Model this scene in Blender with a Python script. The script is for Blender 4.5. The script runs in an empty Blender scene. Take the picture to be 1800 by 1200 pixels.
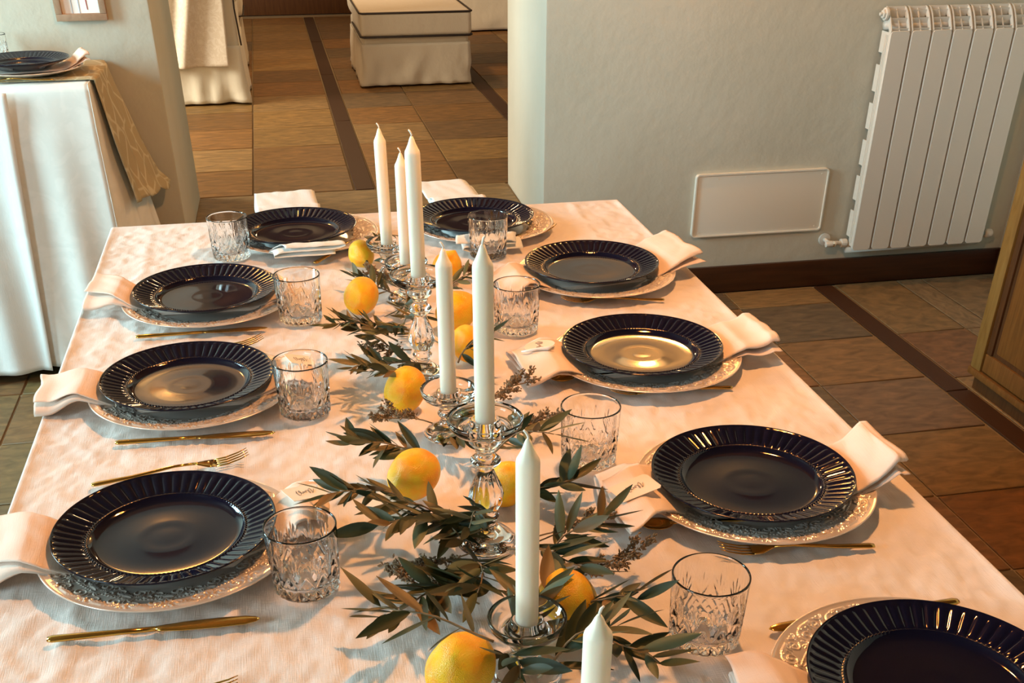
import bpy, bmesh, math, random
import numpy as np
from mathutils import Vector, Matrix
sc = bpy.context.scene
C = sc.collection
rnd = random.Random(7)
PI = math.pi

# ---------------------------------------------------------------- camera
F, PITCH, YAW, SHY = 1886.2, 0.60827, 0.19696, 438.25
CAM = np.array([-0.1894, -2.6378, 1.4830])
FW = np.array([math.sin(YAW)*math.cos(PITCH), math.cos(YAW)*math.cos(PITCH), -math.sin(PITCH)])
RT = np.array([math.cos(YAW), -math.sin(YAW), 0.0])
UP = np.cross(RT, FW)
cd = bpy.data.cameras.new('camera'); cam = bpy.data.objects.new('camera', cd); C.objects.link(cam)
cd.sensor_width = 36; cd.lens = F/1800*36; cd.shift_y = SHY/1800; cd.clip_start = .05
M = Matrix.Identity(4)
for i in range(3):
    M[i][0] = RT[i]; M[i][1] = UP[i]; M[i][2] = -FW[i]; M[i][3] = CAM[i]
cam.matrix_world = M
sc.camera = cam

def atZ(x, y, Z):                      # where a measured direction meets the height Z
    d = FW*F + RT*(x-900) + UP*(600+SHY-y)
    return CAM + d*(Z-CAM[2])/d[2]

# ---------------------------------------------------------------- world, lights, exposure
sc.view_settings.view_transform = 'Standard'; sc.view_settings.look = 'None'
sc.view_settings.exposure = 0.6; sc.view_settings.gamma = 1
sc.view_settings.use_curve_mapping = False
sc.cycles.max_bounces = 12; sc.cycles.transmission_bounces = 12; sc.cycles.diffuse_bounces = 4
sc.cycles.sample_clamp_indirect = 6
w = bpy.data.worlds.new('world'); sc.world = w; w.use_nodes = True
w.node_tree.nodes['Background'].inputs[0].default_value = (.75, .88, 1, 1)
w.node_tree.nodes['Background'].inputs[1].default_value = 1.0

def area(name, loc, aim, sx, sy, power, col):
    l = bpy.data.lights.new(name, 'AREA'); l.shape = 'RECTANGLE'; l.size = sx; l.size_y = sy
    l.energy = power; l.color = col
    o = bpy.data.objects.new(name, l); C.objects.link(o); o.location = loc
    o.rotation_euler = (Vector(aim)-Vector(loc)).to_track_quat('-Z', 'Y').to_euler()
    return o
def point(name, loc, power, col, size=.06):
    l = bpy.data.lights.new(name, 'POINT'); l.energy = power; l.color = col; l.shadow_soft_size = size
    o = bpy.data.objects.new(name, l); C.objects.link(o); o.location = loc
    return o
COOL = (.62, .90, 1.0); WARM = (1.0, .44, .15)
area('daylight_far_window', (-3.02, .30, 1.65), (0, .30, 1.35), 1.0, 1.3, 92, (.56, .90, .98))
area('daylight_near_window', (-3.02, -2.6, 1.65), (0, -1.9, 1.3), 1.1, 1.3, 48, COOL)
area('daylight_sitting_room', (-3.45, 3.3, 1.9), (.4, 4.6, .6), 1.5, 1.4, 135, (1.0, .88, .68))
point('bulb_right_sconce', (1.15, 1.22, 1.93), 24, (1, .40, .08), .05)
point('bulb_left_sconce', (-.85, 1.30, 1.93), 12, (1, .40, .08), .05)
point('bulb_pendant', (.32, -1.0, 2.16), 50, WARM, .05)
point('bulb_sitting_room', (.2, 5.2, 2.3), 45, (1.0, .62, .30), .09)

# ---------------------------------------------------------------- material helpers
MATS = {}
def mat(name, col=(.5, .5, .5), rough=.5, metal=0, **kw):
    m = bpy.data.materials.new(name); m.use_nodes = True
    b = m.node_tree.nodes['Principled BSDF']
    b.inputs['Base Color'].default_value = (*col, 1)
    b.inputs['Roughness'].default_value = rough
    b.inputs['Metallic'].default_value = metal
    for k, v in kw.items():
        b.inputs[k.replace('_', ' ')].default_value = v
    MATS[name] = m
    return m
def N(m, t, **kw):
    n = m.node_tree.nodes.new(t)
    for k, v in kw.items():
        if k in n.inputs: n.inputs[k].default_value = v
        else: setattr(n, k, v)
    return n
def L(m, a, b): m.node_tree.links.new(a, b)
def bsdf(m): return m.node_tree.nodes['Principled BSDF']
def coords(m, scale=(1, 1, 1), kind='Object', rot=(0, 0, 0)):
    t = N(m, 'ShaderNodeTexCoord'); mp = N(m, 'ShaderNodeMapping')
    mp.inputs['Scale'].default_value = scale; mp.inputs['Rotation'].default_value = rot
    L(m, t.outputs[kind], mp.inputs[0]); return mp.outputs[0]
def ramp(m, fac, stops):
    r = N(m, 'ShaderNodeValToRGB'); e = r.color_ramp.elements
    while len(e) < len(stops): e.new(.5)
    for el, (p, c) in zip(e, stops): el.position = p; el.color = (*c, 1)
    L(m, fac, r.inputs[0]); return r.outputs[0]
def noise_col(m, stops, scale, vec=None, detail=5, distortion=0):
    n = N(m, 'ShaderNodeTexNoise'); n.inputs['Scale'].default_value = scale
    n.inputs['Detail'].default_value = detail; n.inputs['Distortion'].default_value = distortion
    L(m, vec or coords(m), n.inputs['Vector'])
    c = ramp(m, n.outputs[0], stops); L(m, c, bsdf(m).inputs['Base Color']); return c
def bump(m, scale, strength, dist=.002, vec=None, detail=4, prev=None, tex='ShaderNodeTexNoise'):
    n = N(m, tex); n.inputs['Scale'].default_value = scale
    if 'Detail' in n.inputs: n.inputs['Detail'].default_value = detail
    L(m, vec or coords(m), n.inputs['Vector'])
    b = N(m, 'ShaderNodeBump'); b.inputs['Strength'].default_value = strength; b.inputs['Distance'].default_value = dist
    L(m, n.outputs[0], b.inputs['Height'])
    if prev: L(m, prev.outputs[0], b.inputs['Normal'])
    L(m, b.outputs[0], bsdf(m).inputs['Normal']); return b

# linen of the tablecloth: slubs run both ways
def linen(name, c1, c2, s=1.0):
    m = mat(name, c1, .85, Sheen_Weight=.15)
    noise_col(m, [(.3, c1), (.7, c2)], 9)
    b1 = bump(m, 1, .35, .0012*s, coords(m, (900, 40, 40)), 2)
    b2 = bump(m, 1, .35, .0012*s, coords(m, (40, 900, 40)), 2, b1)
    bump(m, 60, .5, .0012*s, None, 3, b2)
    return m
LIN = linen('table_linen', (.78, .71, .66), (.71, .64, .59))
NAP = linen('napkin_linen', (.84, .68, .57), (.78, .61, .50), .7)
SHEER = linen('white_linen', (.78, .80, .78), (.72, .74, .72), .8)
m = mat('damask', (.80, .80, .76), .6, Sheen_Weight=.3)
n1 = N(m, 'ShaderNodeTexNoise', Scale=14.0, Detail=6.0, Distortion=1.6); L(m, coords(m), n1.inputs['Vector'])
L(m, ramp(m, n1.outputs[0], [(.44, (.80, .80, .76)), (.56, (.755, .76, .72))]), bsdf(m).inputs['Base Color'])
m = mat('runner_cloth', (.55, .48, .33), .7)
v = N(m, 'ShaderNodeTexVoronoi', feature='DISTANCE_TO_EDGE', Scale=22.0); L(m, coords(m, (1, 1, .5)), v.inputs['Vector'])
L(m, ramp(m, v.outputs[0], [(.02, (.52, .47, .32)), (.07, (.38, .31, .18))]), bsdf(m).inputs['Base Color'])
# glazed stoneware
m = mat('navy_glaze', (.0025, .003, .014), .07, Specular_IOR_Level=.36)
m = mat('charger_glaze', (.80, .69, .60), .24, .45, Specular_IOR_Level=.7)
m = mat('gold', (.58, .34, .08), .12, 1); bump(m, 300, .08, .0005)
m = mat('crystal', (1, 1, 1), 0.0, Transmission_Weight=1.0, IOR=1.5)
m = mat('wax', (.93, .86, .71), .42, Subsurface_Weight=.35, Subsurface_Scale=.012)
m.node_tree.nodes['Principled BSDF'].inputs['Subsurface Radius'].default_value = (1, .8, .5)
mat('wick', (.90, .84, .74), .8)
m = mat('lemon_peel', (.90, .52, .02), .34, Subsurface_Weight=.08, Subsurface_Scale=.01, Specular_IOR_Level=.5)
noise_col(m, [(.32, (.88, .56, .012)), (.5, (.95, .48, .006)), (.68, (.96, .36, .003))], 1.6, None, 2)
bump(m, 30, .30, .02, None, 1)
mat('lemon_scar', (.10, .09, .03), .8)
# olive leaves: dark face, pale back
m = mat('olive_leaf', (.06, .075, .03), .5, Specular_IOR_Level=.3)
g = N(m, 'ShaderNodeNewGeometry'); oi = N(m, 'ShaderNodeObjectInfo')
mx = N(m, 'ShaderNodeMix', data_type='RGBA'); L(m, g.outputs['Backfacing'], mx.inputs[0])
L(m, ramp(m, oi.outputs['Random'], [(0, (.014, .022, .006)), (.45, (.030, .036, .010)), (.8, (.065, .058, .017)), (1, (.17, .10, .035))]), mx.inputs[6])
L(m, ramp(m, oi.outputs['Random'], [(0, (.06, .09, .055)), (.6, (.10, .11, .05)), (1, (.16, .11, .04))]), mx.inputs[7])
L(m, mx.outputs[2], bsdf(m).inputs['Base Color'])
m = mat('twig', (.20, .13, .06), .75); noise_col(m, [(.3, (.12, .08, .035)), (.7, (.32, .22, .12))], 60)
m = mat('dried_flower', (.20, .13, .07), .85); noise_col(m, [(.3, (.13, .085, .045)), (.6, (.26, .17, .09)), (.8, (.30, .27, .16))], 90)
mat('olive_fruit', (.12, .14, .03), .3)
# room
def plaster(name, c1, c2):
    m = mat(name, c1, .9); noise_col(m, [(.3, c1), (.7, c2)], 2.2, None, 6); bump(m, 24, .35, .006, None, 6); return m
plaster('plaster', (.60, .59, .50), (.53, .52, .43))
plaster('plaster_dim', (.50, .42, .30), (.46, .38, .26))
m = mat('ceiling_wood', (.16, .09, .045), .6); noise_col(m, [(.3, (.12, .06, .03)), (.7, (.22, .13, .06))], 3, coords(m, (1, 12, 12)))
m = mat('baseboard_wood', (.085, .028, .010), .38); noise_col(m, [(.3, (.034, .011, .0035)), (.7, (.060, .020, .006))], 4, coords(m, (1, 8, 14)))
def slate(name, mult):
    m = mat(name, (.3, .25, .2), .55, Specular_IOR_Level=.28)
    n = N(m, 'ShaderNodeTexNoise', Scale=5.0, Detail=8.0, Distortion=.8); L(m, coords(m, (1, 2.4, 1), 'Generated'), n.inputs['Vector'])
    oi = N(m, 'ShaderNodeObjectInfo')
    mx = N(m, 'ShaderNodeMix', data_type='RGBA', blend_type='MULTIPLY'); mx.inputs[0].default_value = 1
    L(m, oi.outputs['Color'], mx.inputs[6])
    L(m, ramp(m, n.outputs[0], [(.25, (.62*mult,)*3), (.5, (1.0*mult,)*3), (.75, (1.45*mult, 1.38*mult, 1.3*mult))]), mx.inputs[7])
    L(m, mx.outputs[2], bsdf(m).inputs['Base Color']); bump(m, 9, .4, .006, coords(m, (1, 2, 1)), 8); return m
slate('slate', .74)
mat('grout', (.30, .23, .14), .9)
mat('inlay', (.055, .022, .009), .6, Specular_IOR_Level=.2)
m = mat('radiator_enamel', (.68, .66, .60), .35)
mat('chrome', (.8, .8, .78), .2, 1)
mat('panel_paint', (.76, .74, .66), .55)
def wood(name, a, b, sc_=(1, 10, 1.2), rough=.45):
    m = mat(name, a, .6, Specular_IOR_Level=.25); noise_col(m, [(.28, a), (.72, b)], 5, coords(m, sc_), 6, 1.2); bump(m, 8, .15, .002, coords(m, sc_)); return m
wood('oak', (.20, .085, .018), (.12, .048, .009), (14, 14, 1.3))
wood('oak_dark', (.10, .04, .010), (.06, .022, .006), (14, 14, 1.2))
wood('oak_stile', (.27, .155, .040), (.19, .095, .020), (10, 10, 1.5))
wood('frame_wood', (.38, .24, .15), (.30, .18, .11), (10, 10, 10))
m = mat('slipcover', (.66, .58, .44), .9, Sheen_Weight=.2); bump(m, 500, .4, .001); bump(m, 14, .5, .01)
m = mat('slipcover_pale', (.80, .76, .63), .9, Sheen_Weight=.2); bump(m, 10, .5, .012)
mat('piping', (.035, .025, .02), .7)
m = mat('throw_cloth', (.62, .52, .40), .85, Sheen_Weight=.3)
n = N(m, 'ShaderNodeTexNoise', Scale=30.0, Detail=5.0, Distortion=2.0); L(m, coords(m), n.inputs['Vector'])
L(m, ramp(m, n.outputs[0], [(.42, (.82, .74, .62)), (.55, (.74, .65, .52))]), bsdf(m).inputs['Base Color'])
mat('paper', (.88, .86, .82), .7); mat('card', (.86, .66, .50), .6); mat('ink', (.10, .05, .03), .7)
mat('stripe_grey', (.45, .50, .55), .7); mat('stripe_red', (.35, .05, .05), .7)
mat('window_white', (.8, .8, .77), .5); mat('brass', (.6, .42, .2), .3, 1)
m = mat('shade_glass', (.9, .7, .45), .5, Emission_Strength=3.0); bsdf(m).inputs['Emission Color'].default_value = (1, .55, .2, 1)
mat('plain_wood', (.25, .14, .07), .5)

# ---------------------------------------------------------------- object helpers
def mesh(name, V, Fc, m=None, smooth=True):
    me = bpy.data.meshes.new(name)
    me.from_pydata([tuple(map(float, v)) for v in V], [], [tuple(map(int, f)) for f in Fc])
    if m: me.materials.append(MATS[m] if isinstance(m, str) else m)
    if smooth: me.polygons.foreach_set('use_smooth', [True]*len(me.polygons))
    me.update(); return me
def put(name, me, parent=None, loc=(0, 0, 0), rot=(0, 0, 0), **props):
    o = bpy.data.objects.new(name, me); C.objects.link(o); o.location = loc; o.rotation_euler = rot
    if parent: o.parent = parent
    for k, v in props.items(): o[k] = v
    return o
def thing(name, label, cat, loc=(0, 0, 0), rz=0, group=None):
    o = put(name, None, None, loc, (0, 0, rz), label=label, category=cat)
    if group: o['group'] = group
    return o
class MB:                                # gathers simple solids into ONE mesh
    def __init__(s): s.V = []; s.F = []
    def add(s, V, Fc):
        k = len(s.V); s.V += [tuple(v) for v in V]; s.F += [tuple(i+k for i in f) for f in Fc]; return s
    def box(s, x0, x1, y0, y1, z0, z1):
        return s.add([(x0,y0,z0),(x1,y0,z0),(x1,y1,z0),(x0,y1,z0),(x0,y0,z1),(x1,y0,z1),(x1,y1,z1),(x0,y1,z1)],
                     [(0,3,2,1),(4,5,6,7),(0,1,5,4),(1,2,6,5),(2,3,7,6),(3,0,4,7)])
    def prism(s, pts, axis, a, b):       # polygon in the plane across 'axis', from a to b
        def P(p, t):
            return (t, p[0], p[1]) if axis == 'x' else (p[0], t, p[1]) if axis == 'y' else (p[0], p[1], t)
        n = len(pts)
        return s.add([P(p, a) for p in pts]+[P(p, b) for p in pts],
                     [tuple(range(n))[::-1], tuple(range(n, 2*n))]+[(i, (i+1) % n, (i+1) % n+n, i+n) for i in range(n)])
    def tube(s, pts, r, n=8, caps=True):
        P = [Vector(p) for p in pts]; rs = r if isinstance(r, (list, tuple)) else [r]*len(P)
        V = []; up = None
        for i, p in enumerate(P):
            d = (P[min(i+1, len(P)-1)]-P[max(i-1, 0)]).normalized()
            if up is None: up = d.orthogonal().normalized()
            else: up = (up-d*up.dot(d)).normalized()
            sd = d.cross(up)
            for k in range(n):
                a = 2*PI*k/n; V.append(p+(up*math.cos(a)+sd*math.sin(a))*rs[i])
        Fc = [(i*n+k, i*n+(k+1) % n, (i+1)*n+(k+1) % n, (i+1)*n+k) for i in range(len(P)-1) for k in range(n)]
        if caps: Fc += [tuple(range(n))[::-1], tuple(range((len(P)-1)*n, len(P)*n))]
        return s.add(V, Fc)
    def mesh(s, name, m, smooth=False, bevel=0, seg=2):
        me = mesh(name, s.V, s.F, m, smooth)
        if bevel or True:
            b = bmesh.new(); b.from_mesh(me)
            bmesh.ops.recalc_face_normals(b, faces=b.faces)
            if bevel:
                bmesh.ops.bevel(b, geom=[e for e in b.edges if len(e.link_faces) == 2 and e.calc_face_angle(0) > .5], offset=bevel, segments=seg, affect='EDGES', profile=.6)
                for f in b.faces: f.smooth = True
            b.to_mesh(me); b.free()
        if bevel: me.set_sharp_from_angle(angle=.7)
        return me
def lathe(name, prof, m, n=96, rad=None, closed_axis=True, hz=None):
    """prof: (r, z) points bottom axis -> around -> top axis; rad(theta, i, r, z) -> (r, z)"""
    V = []; Fc = []
    th = [2*PI*k/n for k in range(n)]
    rows = []
    for i, (r, z) in enumerate(prof):
        if r < 1e-6: V.append((0, 0, z)); rows.append([len(V)-1]); continue
        row = []
        for t in th:
            rr, zz = rad(t, i, r, z) if rad else (r, z)
            row.append(len(V)); V.append((rr*math.cos(t), rr*math.sin(t), zz))
        rows.append(row)
    for a, b in zip(rows, rows[1:]):
        for k in range(n):
            k2 = (k+1) % n
            if len(a) == 1: Fc.append((a[0], b[k2], b[k]))
            elif len(b) == 1: Fc.append((a[k], a[k2], b[0]))
            else: Fc.append((a[k], a[k2], b[k2], b[k]))
    return mesh(name, V, Fc, m)
def grid(name, X, Y, Z, m, thick=0):     # 2-D arrays -> surface, optional thickness
    a, b = X.shape
    V = np.stack([X, Y, Z], -1).reshape(-1, 3)
    idx = np.arange(a*b).reshape(a, b)
    Fc = np.stack([idx[:-1, :-1], idx[1:, :-1], idx[1:, 1:], idx[:-1, 1:]], -1).reshape(-1, 4)
    me = bpy.data.meshes.new(name)
    me.from_pydata(V.tolist(), [], Fc.tolist())
    me.materials.append(MATS[m]); me.polygons.foreach_set('use_smooth', [True]*len(me.polygons))
    if thick:
        bm = bmesh.new(); bm.from_mesh(me); bmesh.ops.recalc_face_normals(bm, faces=bm.faces)
        bmesh.ops.solidify(bm, geom=bm.faces, thickness=thick); bm.to_mesh(me); bm.free()
        me.polygons.foreach_set('use_smooth', [True]*len(me.polygons))
    me.update(); return me
NR = np.random.RandomState(5)
def waves(x, y, lam, n=9, seed=0):       # smooth random field of wavelength lam
    r = np.random.RandomState(seed); h = 0
    for _ in range(n):
        a = r.uniform(0, 2*PI); k = 2*PI/(lam*r.uniform(.6, 1.6))
        h = h+np.sin(k*(x*np.cos(a)+y*np.sin(a))+r.uniform(0, 6.28)+1.3*np.sin(k*.4*(x*np.sin(a)-y*np.cos(a))))
    return h/math.sqrt(n)
def structure(name, me, parent=None, **kw):
    o = put(name, me, parent, **kw)
    if not parent: o['kind'] = 'structure'
    return o

# ================================================================ ROOM
BZ = .27                                  # the sitting room floor lies two steps higher
XL, XR, YN = -3.1, 2.68, -4.4
WR, WL, YB = 1.363, 1.45, 2.14            # wall fronts either side of the opening, and its far face
structure('floor', MB().box(XL-.2, XR+.2, YN-.1, 1.6, -.08, -.006).mesh('floor', 'grout'))
back_floor = structure('floor', MB().box(-.60, .80, WR+.001, YB, BZ-.26, BZ-.006).box(-3.6, 3.6, YB, 8.1, BZ-.26, BZ-.006).mesh('floor', 'grout'))
H = 2.75
structure('wall_right_of_opening', MB().prism([(.727, WR), (XR+.2, WR), (XR+.2, YB), (.745, YB)], 'z', 0, H).mesh('w', 'plaster', bevel=.008))
structure('wall_left_of_opening', MB().prism([(XL-.2, WL), (-.5735, WL), (-.563, YB), (XL-.2, YB)], 'z', 0, H).mesh('w', 'plaster', bevel=.008))
structure('wall_over_opening', MB().box(-.575, .745, WL, YB, 2.25, H).mesh('w', 'plaster'))
structure('wall_right', MB().box(XR, XR+.15, YN, WR, 0, H).mesh('w', 'plaster'))
structure('wall_near', MB().box(XL-.15, XR+.15, YN-.15, YN, 0, H).mesh('w', 'plaster'))
structure('ceiling', MB().box(XL-.2, XR+.2, YN-.2, YB, H, H+.1).mesh('c', 'ceiling_wood'))
# left wall with two window openings
wl = MB(); x0, x1 = XL-.15, XL
ys = [(-3.25, -1.95), (-.25, .85)]
wl.box(x0, x1, YN, ys[0][0], 0, H).box(x0, x1, ys[0][1], ys[1][0], 0, H).box(x0, x1, ys[1][1], WL, 0, H)
for a, b in ys: wl.box(x0, x1, a, b, 0, .95).box(x0, x1, a, b, 2.35, H)
structure('wall_left', wl.mesh('w', 'plaster'))
for k, (a, b) in enumerate(ys):
    wf = structure('window_%d' % (k+1), MB().box(x0, x1, a, a+.05, .95, 2.35).box(x0, x1, b-.05, b, .95, 2.35).box(x0, x1, a+.05, b-.05, .95, 1.0).box(x0, x1, a+.05, b-.05, 2.3, 2.35).mesh('f', 'window_white'))
    put('mullion', MB().box(x0+.03, x1-.03, (a+b)/2-.03, (a+b)/2+.03, 1.0, 2.3).mesh('f', 'window_white'), wf)
# sitting room shell
structure('wall_left_sitting_room', MB().box(-3.65, -3.5, YB, 8.0, BZ, BZ+.9).box(-3.65, -3.5, YB, 2.5, BZ+.9, 3.0).box(-3.65, -3.5, 4.1, 8.0, BZ+.9, 3.0).box(-3.65, -3.5, 2.5, 4.1, 2.7, 3.0).mesh('w', 'plaster_dim'))
structure('wall_right_sitting_room', MB().box(3.5, 3.65, YB, 8.0, BZ, 3.0).mesh('w', 'plaster_dim'))
structure('wall_back_sitting_room', MB().box(-3.5, 3.5, 8.0, 8.15, BZ, 3.0).mesh('w', 'plaster_dim'))
structure('ceiling', MB().box(-3.6, 3.6, YB, 8.2, 3.0, 3.1).mesh('c', 'ceiling_wood'))
structure('baseboard_back', MB().box(-3.5, 3.5, 7.975, 8.0, BZ, BZ+.16).mesh('b', 'oak_dark', bevel=.004))
structure('baseboard_right', MB().box(.735, XR, WR-.016, WR, 0, .104).mesh('b', 'baseboard_wood', bevel=.003))
structure('baseboard_left', MB().box(XL, -.5735, WL-.016, WL, 0, .104).mesh('b', 'baseboard_wood', bevel=.003))
structure('baseboard_side', MB().box(XR-.016, XR, YN, WR-.02, 0, .104).mesh('b', 'baseboard_wood', bevel=.003))
# step in the opening
stp = structure('step', MB().box(-.9, .9, WR-.32, WR, 0, .135).mesh('s', 'slate', bevel=.006)); stp.color = (.24, .17, .10, 1)

# floor tiles, each one a part of the floor
PAL = [(.27, .18, .10), (.21, .15, .09), (.15, .13, .10), (.30, .22, .12), (.19, .12, .07), (.24, .20, .14), (.17, .15, .12), (.26, .16, .085)]
tile_meshes = {}
def tile(parent, x0, x1, y0, y1, z, col, name='tile', m='slate'):
    g = .0035; w_, h_ = round(x1-x0-2*g, 4), round(y1-y0-2*g, 4)
    if w_ < .01 or h_ < .01: return
    k = (w_, h_, m)
    if k not in tile_meshes:
        tile_meshes[k] = MB().box(-w_/2, w_/2, -h_/2, h_/2, -.006, 0).mesh('tile', m, bevel=.0018, seg=1)
    o = put(name, tile_meshes[k], parent, ((x0+x1)/2, (y0+y1)/2, z), (rnd.uniform(-.0012, .0012), rnd.uniform(-.0012, .0012), 0))
    o.color = (col[0]*1.18, col[1]*.98, col[2]*.76, 1); return o
fl = [o for o in C.objects if o.name == 'floor'][0]
cols = [-2.97, -2.6, -2.23, -1.86, -1.50, -1.131, -.76, -.38, 0, .37, .74, 1.10, 1.471, 1.8535]
rows = [-2.20, -1.825, -1.45, -1.075, -.70, -.327, .048, .423, .797, 1.155, 1.345]
spec = {(1.471, 1.155): 2, (1.471, .797): 3, (1.471, .423): 4, (1.471, .048): 5, (1.471, -.327): 0, (1.471, -.70): 7}
def pick(*a):
    c = PAL[rnd.randrange(len(PAL))]; f = rnd.uniform(.85, 1.15); return tuple(v*f for v in c)
near_cols = {(1.155): (.26, .19, .10), .797: (.145, .125, .095), .423: (.24, .165, .09), .048: (.195, .150, .115), -.327: (.23, .165, .085), -.70: (.19, .105, .045), -1.075: (.27, .18, .09)}
rowsL = [-2.10, -1.74, -1.37, -1.0, -.625, -.25, .128, .503, .873, 1.245, 1.43]
for i in range(len(cols)-1):
    rr = rowsL if cols[i+1] < -.5 else rows
    for j in range(len(rr)-1):
        c = near_cols.get(rr[j], pick()) if abs(cols[i]-1.471) < .01 else pick()
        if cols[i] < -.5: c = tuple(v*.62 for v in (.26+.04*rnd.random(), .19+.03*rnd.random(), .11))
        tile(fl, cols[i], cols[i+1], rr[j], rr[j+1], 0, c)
for y0, y1 in ((-2.2, -1.0), (-1.0, .3), (.3, 1.345)):                 # dark brown inlay strip
    tile(fl, 1.857, 1.943, y0, y1, .0005, (.045, .019, .010), 'inlay_strip', 'inlay')
rr2 = [-2.2, -1.8, -1.35, -.9, -.45, .0, .40, .80, 1.345]
for j in range(len(rr2)-1):
    tile(fl, 1.947, 2.223, rr2[j], rr2[j+1], 0, {.80: (.23, .175, .10), .40: (.20, .125, .075)}.get(rr2[j], pick()))
    tile(fl, 2.223, 2.335, rr2[j], rr2[j+1], 0, (.24, .20, .14))
    tile(fl, 2.335, 2.66, rr2[j], rr2[j+1], 0, pick())
bcol = [(.24, .145, .055), (.29, .20, .08), (.19, .125, .06), (.27, .16, .06), (.17, .13, .08), (.32, .23, .11)]
brow = [2.135+.435*k for k in range(14)]
bx = [-2.2, -1.76, -1.33, -.90, -.345, .078]; bx2 = [.168, .54, .985]; bx3 = [1.075, 1.5, 2.0, 2.5]
def bpick():
    c = bcol[rnd.randrange(6)]; f = rnd.uniform(.9, 1.1); return tuple(v*f for v in c)
for j in range(13):
    for xs in (bx, bx2, bx3):
        for i in range(len(xs)-1):
            off = .0 if i % 2 == 0 else .0
            tile(back_floor, xs[i], xs[i+1], brow[j]+off, brow[j+1]+off, BZ, bpick())
for xa in (.080, .987):
    for j in range(4):
        tile(back_floor, xa, xa+.086, 2.135+j*1.413, 2.135+(j+1)*1.413, BZ+.0005, (.075, .034, .016), 'inlay_strip', 'inlay')
tx = [-.57, -.13, .31, .735]
for i in range(3): tile(back_floor, tx[i], tx[i+1], WR+.002, 1.745, BZ, (.24, .20, .12))
for i in range(3): tile(back_floor, tx[i]+.0, tx[i+1], 1.745, 2.133, BZ, (.26, .21, .125))

# ---------------------------------------------------------------- wall fittings
ap = thing('access_panel', 'flat rectangular access panel with raised rim low on the pale wall', 'panel', (1.583, WR, .343))
w2, h2 = .268, .117
def rrect(w_, h_, r, n=5):
    return [(sx*(w_-r)+r*math.cos(a), sz*(h_-r)+r*math.sin(a)) for sx, sz, a0 in ((1, 1, 0), (-1, 1, PI/2), (-1, -1, PI), (1, -1, 1.5*PI)) for a in [a0+PI/2*k/n for k in range(n+1)]]
put('cover', MB().prism(rrect(w2-.004, h2-.004, .01), 'y', -.013, 0).mesh('c', 'panel_paint', bevel=.001), ap)
o_ = rrect(w2, h2, .014); i_ = rrect(w2-.005, h2-.005, .010)
b = MB(); n = len(o_)
b.add([(p[0], y, p[1]) for y in (0, -.018) for P in (o_, i_) for p in P],
      [f for k in range(n) for k2 in [(k+1) % n] for f in ((2*n+k, 2*n+k2, 3*n+k2, 3*n+k), (k, k2, 2*n+k2, 2*n+k), (n+k, 3*n+k, 3*n+k2, n+k2), (k, n+k, n+k2, k2))])
put('rim', b.mesh('r', 'panel_paint'), ap)
for x, z in ((-.18, .098), (-.07, .1), (.24, .098), (.24, -.1), (-.24, -.1)):
    put('screw', MB().tube([(x, -.0125, z), (x, -.0145, z)], .0025, 8).mesh('s', 'panel_paint'), ap)

# radiator: seven cast sections
rd = thing('radiator', 'white seven-section aluminium radiator hung on the pale wall', 'radiator', (1.966, WR, 0))
yf = 1.28-WR
sec = MB()
sec.prism([(.0015+.008, .157), (.0755-.008, .157), (.0755, .165), (.0755, .927), (.0695, .935), (.0075, .935), (.0015, .927), (.0015, .165)], 'y', yf, yf+.004)
sec.box(.0015, .0055, yf+.004, yf+.016, .165, .925); sec.box(.0715, .0755, yf+.004, yf+.016, .165, .925)
SECM = sec.mesh('front_panel', 'radiator_enamel', bevel=.0012, seg=1)
core = MB().box(.030, .048, yf+.004, -.022, .17, .90)
core.box(.012, .066, -.05, -.022, .17, .90)
for z0, z1, d in ((.20, .30, .0), (.34, .43, .008), (.47, .56, .008), (.60, .69, 0), (.73, .82, .008), (.86, .93, .0)):
    core.box(.002, .006, yf+.030, -.014+d*0, z0, z1)
core.box(.002, .006, yf+.014, yf+.042, .17, .93)
for k in range(3): core.box(.0, .0025, yf+.018+k*.008, yf+.0205+k*.008, .18, .92)
COREM = core.mesh('core', 'radiator_enamel')
gr = MB()
def arc(t): # side outline of the open top
    return (yf+.002+.066*t, .935+.072*math.sin(t*PI/2))
P = [arc(k/8) for k in range(9)]
gr.prism(P+[(-.014, .985), (yf+.035, .935)][0:1]+[(p[0]+.006, p[1]-.022) for p in P[::-1]], 'x', .002, .0055)
gr.prism(P+[(p[0]+.006, p[1]-.022) for p in P[::-1]], 'x', .0715, .075)
for t in (.12, .42, .74):
    y, z = arc(t); gr.prism([(y, z-.006), (y+.004, z-.006), (y+.012, z-.030), (y+.008, z-.030)], 'x', .0055, .0715)
gr.box(.002, .075, -.022, -.014, .975, 1.006)
gr.prism([(yf+.004, .93), (yf+.008, .93), (-.02, 1.0), (-.026, 1.0)], 'x', .036, .039)
GRM = gr.mesh('top_grille', 'radiator_enamel')
for k in range(7):
    for nm, me in (('front_panel', SECM), ('core', COREM), ('top_grille', GRM)):
        put(nm, me, rd, (k*.0818, 0, 0))
for z in (.975, .175): put('header_pipe', MB().tube([(-.004, -.034, z-.025), (7*.0818, -.034, z-.025)], .015, 12).mesh('h', 'radiator_enamel', True), rd)
put('end_plug', MB().tube([(-.012, -.036, .985), (-.002, -.036, .985)], .021, 16).tube([(-.020, -.036, .985), (-.012, -.036, .985)], .015, 6).tube([(-.030, -.036, .985), (-.020, -.036, .985)], .006, 8).mesh('p', 'radiator_enamel', bevel=.001), rd)
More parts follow.
